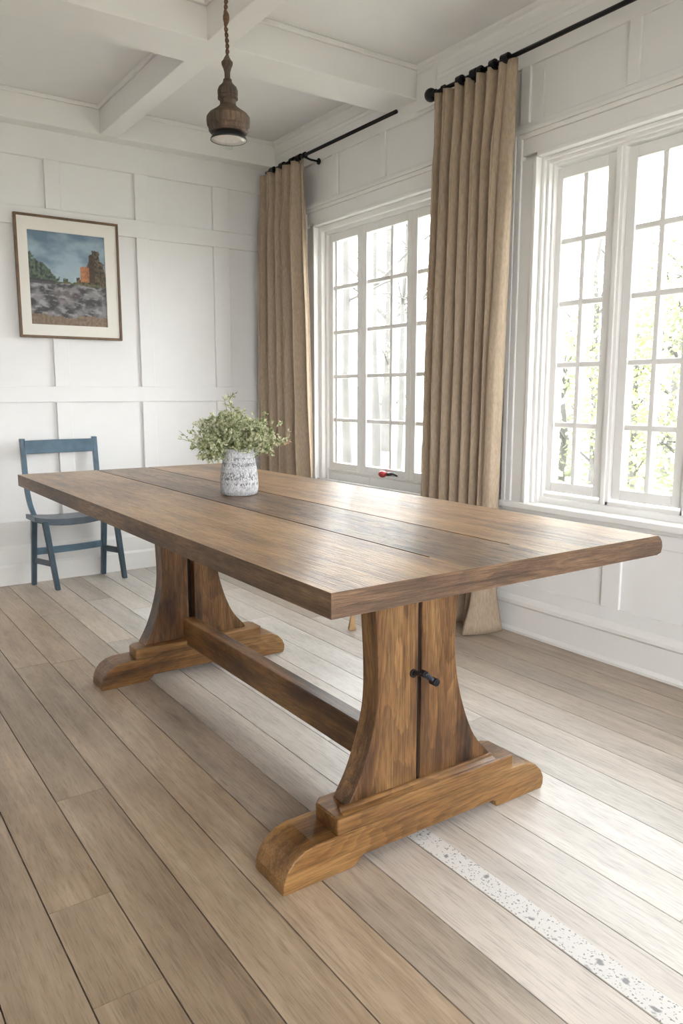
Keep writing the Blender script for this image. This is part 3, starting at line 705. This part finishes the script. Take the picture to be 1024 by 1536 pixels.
obj('seat', bm, M['blueseat'], ch, bevel=.004, smooth=False)['label'] = 'darker slate-coloured saddle seat'
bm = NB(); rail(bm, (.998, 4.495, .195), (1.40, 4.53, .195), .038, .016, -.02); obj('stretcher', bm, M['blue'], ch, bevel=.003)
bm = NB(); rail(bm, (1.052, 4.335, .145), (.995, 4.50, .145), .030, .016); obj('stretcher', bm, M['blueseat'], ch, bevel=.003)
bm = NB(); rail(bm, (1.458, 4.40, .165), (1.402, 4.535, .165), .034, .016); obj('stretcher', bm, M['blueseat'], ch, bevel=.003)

# ================================================================ PICTURE
pc = thing('framed_picture', 'framed landscape painting with cream mount hanging on the panelled wall', 'picture', (1.297, 4.585, 1.39))
px0, px1, pz0, pz1 = 1.012, 1.583, 1.388, 2.048; fy = YB-T
bm = NB(); f = .013
box(bm, px0, px1, fy-.026, fy-.001, pz1-f, pz1); box(bm, px0, px1, fy-.026, fy-.001, pz0, pz0+f)
box(bm, px0, px0+f, fy-.0262, fy-.001, pz0+f, pz1-f); box(bm, px1-f, px1, fy-.0262, fy-.001, pz0+f, pz1-f)
obj('frame', bm, M['frame'], pc, bevel=.002)
bm = NB(); a0, a1, c0, c1 = 1.078, 1.502, 1.462, 1.966
box(bm, px0+f, a0, fy-.016, fy-.002, pz0+f, pz1-f); box(bm, a1, px1-f, fy-.016, fy-.002, pz0+f, pz1-f)
box(bm, a0, a1, fy-.016, fy-.002, pz0+f, c0); box(bm, a0, a1, fy-.016, fy-.002, c1, pz1-f)
obj('mount', bm, M['mat'], pc)
bm = NB(); cl = bm.loops.layers.color.new('paint'); NX, NZ = 110, 130
V = [[bm.verts.new((a0-.003+(a1-a0+.006)*i/NX, fy-.010, c0-.003+(c1-c0+.006)*j/NZ)) for i in range(NX+1)] for j in range(NZ+1)]
def fb(x, y, s, o=4, z=0.0): return mn.fractal(Vector((x*s, y*s, z)), 1.0, 2.0, o, noise_basis='PERLIN_ORIGINAL')
def mixc(a, b, t): t = max(0, min(1, t)); return tuple(a[k]+(b[k]-a[k])*t for k in range(3))
def paint(u, v):
    n1 = fb(u, v*1.8, 3.0); n2 = fb(u, v, 14, 5, 3.0); n3 = fb(u, v, 34, 3, 7.0)
    if v > .46:                                            # clouded blue-grey sky
        c = mixc((.33, .43, .50), (.13, .20, .27), (v-.50)*1.6+n1*.9); c = mixc(c, (.50, .56, .60), .5*max(0, .9-(v-.46)*4)*(.6+n2))
    else: c = (.1, .1, .08)
    hl = .475+.05*(1-u)**2*0
    tree = .50+.30*max(0, 1-(u/.36)**1.6)*.75+.035*n2*2     # trees at left
    if u < .5 and v < tree and v > .45: c = mixc((.035, .055, .05), (.13, .17, .12), .5+n3*1.2)
    tr2 = .50+.33*math.exp(-((u-.86)/.13)**2)+.05*n2*1.5    # trees at right
    if u > .6 and v < tr2 and v > .45: c = mixc((.035, .035, .025), (.15, .11, .07), .5+n3*1.3)
    if .655 < u < .78 and .49 < v < .65+.01*(n3 > 0): c = mixc((.50, .22, .10), (.22, .09, .05), (u-.66)*6+n3*.6)   # orange building
    if .78 < u < .85 and .49 < v < .80-.6*abs(u-.81): c = mixc((.09, .055, .035), (.045, .035, .025), .5+n3)
    if .44 < v <= .50: 
        if v < .475+.03*math.sin(u*5)*.3+.02*n2: c = mixc((.07, .08, .045), (.16, .15, .07), .5+n3)
    if v <= .44+.03*(1-u)+.01*n2:                          # rocks and water
        c = mixc((.06, .058, .062), (.24, .23, .24), .42+fb(u, v*1.6, 6, 5, 9.0)*1.5+n2*.5)
        c = mixc(c, (.24, .15, .13), max(0, .5-abs(u-.45)*2)*max(0, .6-abs(v-.33)*5))
        c = mixc(c, (.38, .37, .38), max(0, min(.7, (fb(u+.5*v, v*3, 9, 4, 2.0)-.15)*2.2)))
    if .44 < v < .50 and u < .33 and v < .50-.05*u: c = mixc(c, (.05, .05, .06), .8)
    if v < .11+.03*n1+.02*n2: c = mixc((.17, .12, .085), (.26, .19, .135), .5+n3)
    return c
for j in range(NZ):
    for i in range(NX):
        fce = bm.faces.new((V[j][i], V[j][i+1], V[j+1][i+1], V[j+1][i]))
        for l, (di, dj) in zip(fce.loops, ((0, 0), (1, 0), (1, 1), (0, 1))):
            c = paint((i+di)/NX, (j+dj)/NZ); l[cl] = tuple(((12.92*x) if x < .0031308 else 1.055*x**(1/2.4)-.055) for x in c)+(1,)
obj('painting', bm, M['canvas'], pc, fix=False)

# ================================================================ PENDANT LAMP
LX, LY = 1.112, 2.2; K = .000229; zr = 1.828
lp = thing('pendant_lamp', 'turned weathered wood pendant lamp hanging on a twisted brown cord', 'lamp', (LX, LY, zr))
LZ = lambda cy: (1250-cy)*K
bm = NB()
prof = [(0, LZ(225)), (.005, LZ(228)), (.008, LZ(250)), (.0125, LZ(285)), (.0168, LZ(305)), (.0165, LZ(335)), (.012, LZ(375)), (.0085, LZ(430)), (.0085, LZ(500)), (.0125, LZ(512)), (.0130, LZ(540)), (.0165, LZ(565)), (.0260, LZ(605)), (.0300, LZ(650)), (.0298, LZ(700)), (.0270, LZ(712)), (.0298, LZ(722)), (.0298, LZ(750)), (.0240, LZ(765)), (.0232, LZ(815)),
        (.0280, LZ(845)), (.0400, LZ(885)), (.0560, LZ(930)), (.0640, LZ(975)), (.0645, LZ(1020)), (.0630, LZ(1080)), (.0590, LZ(1100)), (.0585, LZ(1140)), (.0540, LZ(1165)), (.0500, LZ(1170)), (0, LZ(1165))]
lathe(bm, prof, 40, (LX, LY, zr)); obj('lamp_body', bm, M['lampwood'], lp, smooth=True).data.set_sharp_from_angle(angle=math.radians(32))
bm = NB(); lathe(bm, [(.046, LZ(1172)), (.0535, LZ(1235)), (.0545, LZ(1252)), (.0528, LZ(1254)), (.045, LZ(1180))], 40, (LX, LY, zr)); rm = obj('shade_rim', bm, M['rim'], lp, smooth=True)
bm = NB(); lathe(bm, [(0, LZ(1242)), (.030, LZ(1243)), (.0525, LZ(1250)), (.0515, LZ(1240)), (0, LZ(1225))], 40, (LX, LY, zr)); obj('diffuser', bm, M['opal'], lp, smooth=True)['label'] = 'pale opal glass disc'
bm = NB(); lathe(bm, [(.0115, LZ(1244)), (.0115, LZ(1350)), (.010, LZ(1358)), (0, LZ(1360))], 20, (LX, LY, zr)); obj('glass_bulb', bm, M['glass'], lp, smooth=True)
bm = NB(); ztop = ZC-.02
for ph in (0, PI):
    P = []; n_ = 260; zz0 = zr+LZ(232)
    for i in range(n_+1):
        z = zz0+(ztop-zz0)*i/n_; a = ph+(z-zz0)*2*PI/.030; P.append((LX+.0032*math.cos(a)+.002*math.sin(z*40), LY+.0032*math.sin(a), z))
    tube(bm, P, .0030, 6)
obj('cord', bm, M['cord'], lp, smooth=True)
bm = NB(); sphere(bm, (LX, LY, 2.165), .0095, 2.0, 12); obj('cord_knot', bm, M['cord'], lp, smooth=True)
bm = NB(); lathe(bm, [(0, 0), (.05, 0), (.045, -.015), (.012, -.03), (0, -.03)], 24, (LX, LY, ZC)); obj('ceiling_rose', bm, M['lampwood'], lp, smooth=True)

# ================================================================ CURTAINS, RODS, RINGS
RX, RZ = 2.50, 2.44
def curtain(name, label, ytop, ybot, ztop, folds, seed, amp, flare=0):
    """ytop/ybot: (near, far) edges at the head and the hem. Folds hang along z."""
    r = random.Random(seed); bm = NB(); nu, nv = folds*22, 60
    ph = [r.uniform(-.5, .5) for _ in range(folds+2)]; am = [r.uniform(.7, 1.25) for _ in range(folds+2)]
    G = []
    NR = 12 if flare else 0
    for j in range(nv+1):
        t = j/nv; z = ztop*(1-t)+.006*t; row = []
        dep = .012+.050*min(1, t/.5)+.085*max(0, (t-.80)/.20)**1.5
        for i in range(NR):                                  # the edge turned back towards the wall
            q = i/NR
            xx = RX+(.016+.025*max(0, (t-.85)/.15))*(1-q)-dep*q*.9; yy = ytop[0]*(1-t)+ybot[0]*t-.012-.018*math.sin(PI*q)*(.6+.4*mn.noise(Vector((q*3, t*4, 2))))-.035*max(0, (t-.93)/.07)*(1-q)
            row.append(bm.verts.new((xx, yy, z)))
        head = max(0, 1-t/.10)
        for i in range(nu+1):
            u = i/nu; fi = u*folds; k0 = int(min(fi, folds-1)); q = fi-k0
            a = am[k0]*(1-q)+am[k0+1]*q; p = ph[k0]*(1-q)+ph[k0+1]*q
            sway = mn.noise(Vector((u*3, t*1.6, seed)))*.5
            w_ = math.sin(2*PI*fi+p*1.1+sway*(.3+t)); sharp = math.copysign(abs(w_)**.75, w_)
            A_ = amp*a*(.55+.45*min(1, t/.14))*(1-.35*head)
            x = RX+A_*sharp+.010*mn.noise(Vector((u*6, t*5, seed+4)))*t
            uu = u+.35/folds*math.sin(4*PI*fi+p)*.35
            y = (ytop[0]+(ytop[1]-ytop[0])*uu)*(1-t)+(ybot[0]+(ybot[1]-ybot[0])*uu)*t
            # pinch pleats under the rod
            if t < .14: x += .016*math.sin(6*PI*fi+p)*(1-t/.14)
            pin = -.012*math.sin(PI*min(1, t/.35)); y += pin*(u-.5)*2
            hz = z
            if flare:
                nearw = math.exp(-(u/.09)**2)
                x = x*(1-nearw)+(RX-dep)*nearw
            x -= .012*max(0, (t-.95)/.05)
            row.append(bm.verts.new((x, y, hz)))
        G.append(row)
    for j in range(nv):
        for i in range(nu+NR): bm.faces.new((G[j][i], G[j][i+1], G[j+1][i+1], G[j+1][i]))
    o = obj(name, bm, M['linen'], None, smooth=True, fix=False)
    s = o.modifiers.new('solid', 'SOLIDIFY'); s.thickness = .003; s.offset = 0
    tag(o, label, 'curtain'); return o
curtain('curtain', 'tan pleated linen curtain hanging in front of the pier between the two windows', (2.385, 2.85), (2.425, 2.90), 2.428, 7, 5, .046, flare=.13)
curtain('curtain', 'tan pleated linen curtain hanging in the far corner left of the farther window', (4.02, 4.49), (3.93, 4.53), 2.428, 5, 9, .050)
def rod(label, ya, yb, fin, brs):
    t_ = thing('curtain_rod', label, 'curtain rod', (RX, (ya+yb)/2, RZ))
    bm = NB(); tube(bm, [(RX, ya, RZ), (RX, yb, RZ)], .0095, 16); obj('rod', bm, M['black'], t_, smooth=True)
    if fin:
        bm = NB(); sphere(bm, (RX, yb+.028, RZ), .030); tube(bm, [(RX, yb-.012, RZ), (RX, yb+.008, RZ)], .015, 16); obj('finial', bm, M['black'], t_, smooth=True)
    for y in brs:
        bm = NB(); tube(bm, [(RX, y, RZ-.012), (RX+.04, y, RZ-.02), (XR-.010, y, RZ-.02)], .006, 8); tube(bm, [(XR-.018, y, RZ-.02), (XR-.012, y, RZ-.02)], .018, 14)
        tube(bm, [(RX, y-.008, RZ), (RX, y+.008, RZ)], .016, 14)
        obj('bracket', bm, M['black'], t_)
    return t_
rod('black iron curtain rod with a ball finial above the nearer window', .75, 2.862, True, (2.80, 1.0))
rod('thin black curtain rod above the farther window', 3.142, 4.44, False, (3.985,))
bm = NB()
def ring(y, label, group, r=.019, wd=.022, lean=0.0):
    bm = NB(); n_ = 18
    for s, rr in ((0, r),):
        for k_ in range(n_):
            a0_, a1_ = 2*PI*k_/n_, 2*PI*(k_+1)/n_
            P = []
            for a_, rad, yy in ((a0_, r, -1), (a0_, r, 1), (a0_, r-.0085, 1), (a0_, r-.0085, -1), (a1_, r, -1), (a1_, r, 1), (a1_, r-.0085, 1), (a1_, r-.0085, -1)):
                P.append((RX+rad*math.cos(a_), y+yy*wd/2+lean*math.sin(a_), RZ+rad*math.sin(a_)))
            hexa(bm, P)
    bmesh.ops.remove_doubles(bm, verts=bm.verts, dist=.0001)
    tube(bm, [(RX, y, RZ-r+.003), (RX, y, RZ-r-.012)], .003, 8)
    o = obj('curtain_ring', bm, M['black'], None); o.location = (0, 0, 0)
    tag(o, label, 'curtain ring', group)
for i, (y, wd) in enumerate(((2.69, .030), (2.60, .034), (2.565, .016), (2.49, .026), (2.42, .036))):
    ring(y, ['black ring nearest the ball finial, over the nearer curtain', 'second black ring from the ball finial, over the nearer curtain', 'slim black ring in the middle of the nearer curtain head', 'black ring second from the window end of the nearer curtain', 'broad black ring over the window-side edge of the nearer curtain'][i], 'rings on the nearer curtain rod', r=.0225, wd=wd, lean=.004)
for i, y in enumerate((4.36, 4.24, 4.12, 4.05)):
    ring(y, ['black ring nearest the corner on the farther curtain rod', 'second black ring from the corner on the farther curtain rod', 'third black ring from the corner on the farther curtain rod', 'black ring over the window-side edge of the farther curtain'][i], 'rings on the farther curtain rod', r=.018, wd=.045)

# small tapered block beyond the table
bm = NB(); hexa(bm, [(1.972, 2.79, 0), (2.004, 2.775, 0), (2.014, 2.80, 0), (1.982, 2.815, 0), (1.982, 2.787, .075), (1.998, 2.78, .075), (2.003, 2.795, .075), (1.987, 2.80, .075)])
o = obj('wooden_block', bm, M['tanblock'], None, bevel=.003); tag(o, 'small tapered tan wooden block on the floor behind the near table pedestal', 'block')

# ================================================================ OUTSIDE
bm = NB(); box(bm, -40, 60, -40, 70, -.75, -.55); o = struct('ground', bm, M['ground'])
def tree(x, y, h, r0, lm, label, seed, crown=True, low=False):
    r = random.Random(seed); t_ = thing('tree', label, 'tree', (x, y, -.55), 'trees beyond the windows')
    bm = NB(); P = [(x, y, -.6)]; px_, py_ = x, y
    for i in range(1, 8):
        px_ += r.uniform(-.06, .06); py_ += r.uniform(-.06, .06); P.append((px_, py_, -.6+h*i/7))
    tube(bm, P, [r0*(1-.75*i/7) for i in range(8)], 8)
    tips = []
    for b in range(16 if crown else 9):
        i = r.randint(1 if low else 3, 6); q = Vector(P[i]); a = r.uniform(0, 2*PI); L_ = r.uniform(.35, .8)*h*.33
        e = q+Vector((math.cos(a)*L_, math.sin(a)*L_, L_*r.uniform(.1, .9))); md = (q+e)/2+Vector((0, 0, .1))
        tube(bm, [q, md, e], [r0*.28, r0*.18, r0*.05], 5); tips += [(q, md), (md, e), (md, e)]
        for _ in range(3):
            e2 = md+Vector((r.uniform(-1, 1), r.uniform(-1, 1), r.uniform(-.3, 1)))*L_*.5; tube(bm, [md, e2], [r0*.1, r0*.03], 4); tips.append((md, e2))
    obj('trunk', bm, M['bark'], t_)
    if crown:
        bm = NB()
        for _ in range(3200):
            a, b = r.choice(tips); q = a.lerp(b, r.random())+Vector((r.gauss(0, .16), r.gauss(0, .16), r.gauss(0, .16)))
            d = Vector((r.gauss(0, 1), r.gauss(0, 1), r.gauss(0, 1))).normalized(); nn = d.orthogonal(); l = r.uniform(.03, .075)
            s = d.cross(nn).normalized(); bm.faces.new([bm.verts.new(c) for c in (q, q+d*l*.5+s*l*.3, q+d*l, q+d*l*.5-s*l*.3)])
        f_ = obj('foliage', bm, lm, t_, fix=False); f_['kind'] = 'stuff'
def at(px, dist):
    """point at the given distance along the bearing of a picture column (for laying out the garden)"""
    a = yaw+math.atan((px-512)/1166.7); return dist*math.sin(a), dist*math.cos(a)
lay = [(522, 11.5, 7, .085, None, False), (562, 13.5, 8.0, .12, None, False), (598, 16, 8.0, .07, None, False), (634, 12.0, 7.0, .06, None, False), (580, 22, 8.5, .18, 'leafB', True),
       (850, 6.6, 2.3, .05, 'leafB', True), (893, 12.5, 4.0, .09, 'leafB', True), (952, 9.0, 2.6, .06, 'leafA', True), (1003, 16.5, 5.6, .10, 'leafA', True), (1055, 6.2, 2.6, .06, 'leafB', True), (1110, 10.5, 4.0, .1, 'leafA', True)]
labs = ['slender bare tree seen through the left light of the farther window', 'broad bare trunk seen through the middle light of the farther window', 'thin bare tree right of the broad trunk beyond the farther window', 'bare tree beside the nearer curtain, beyond the farther window', 'pale leafy tree farthest back beyond the farther window',
        'small pale leafy tree low in the left light of the nearer window', 'pale leafy tree behind the mullion of the nearer window', 'low yellow-green tree in the left half of the second light of the nearer window', 'bright green tree in the right half of the second light of the nearer window', 'pale tree at the right picture edge beyond the nearer window', 'green tree farthest right beyond the nearer window']
for i, (p, d, h, r0, lm, cr) in enumerate(lay):
    x, y = at(p, d); tree(x, y, h, r0, M[lm] if lm else None, labs[i], 40+i, crown=cr, low=cr)
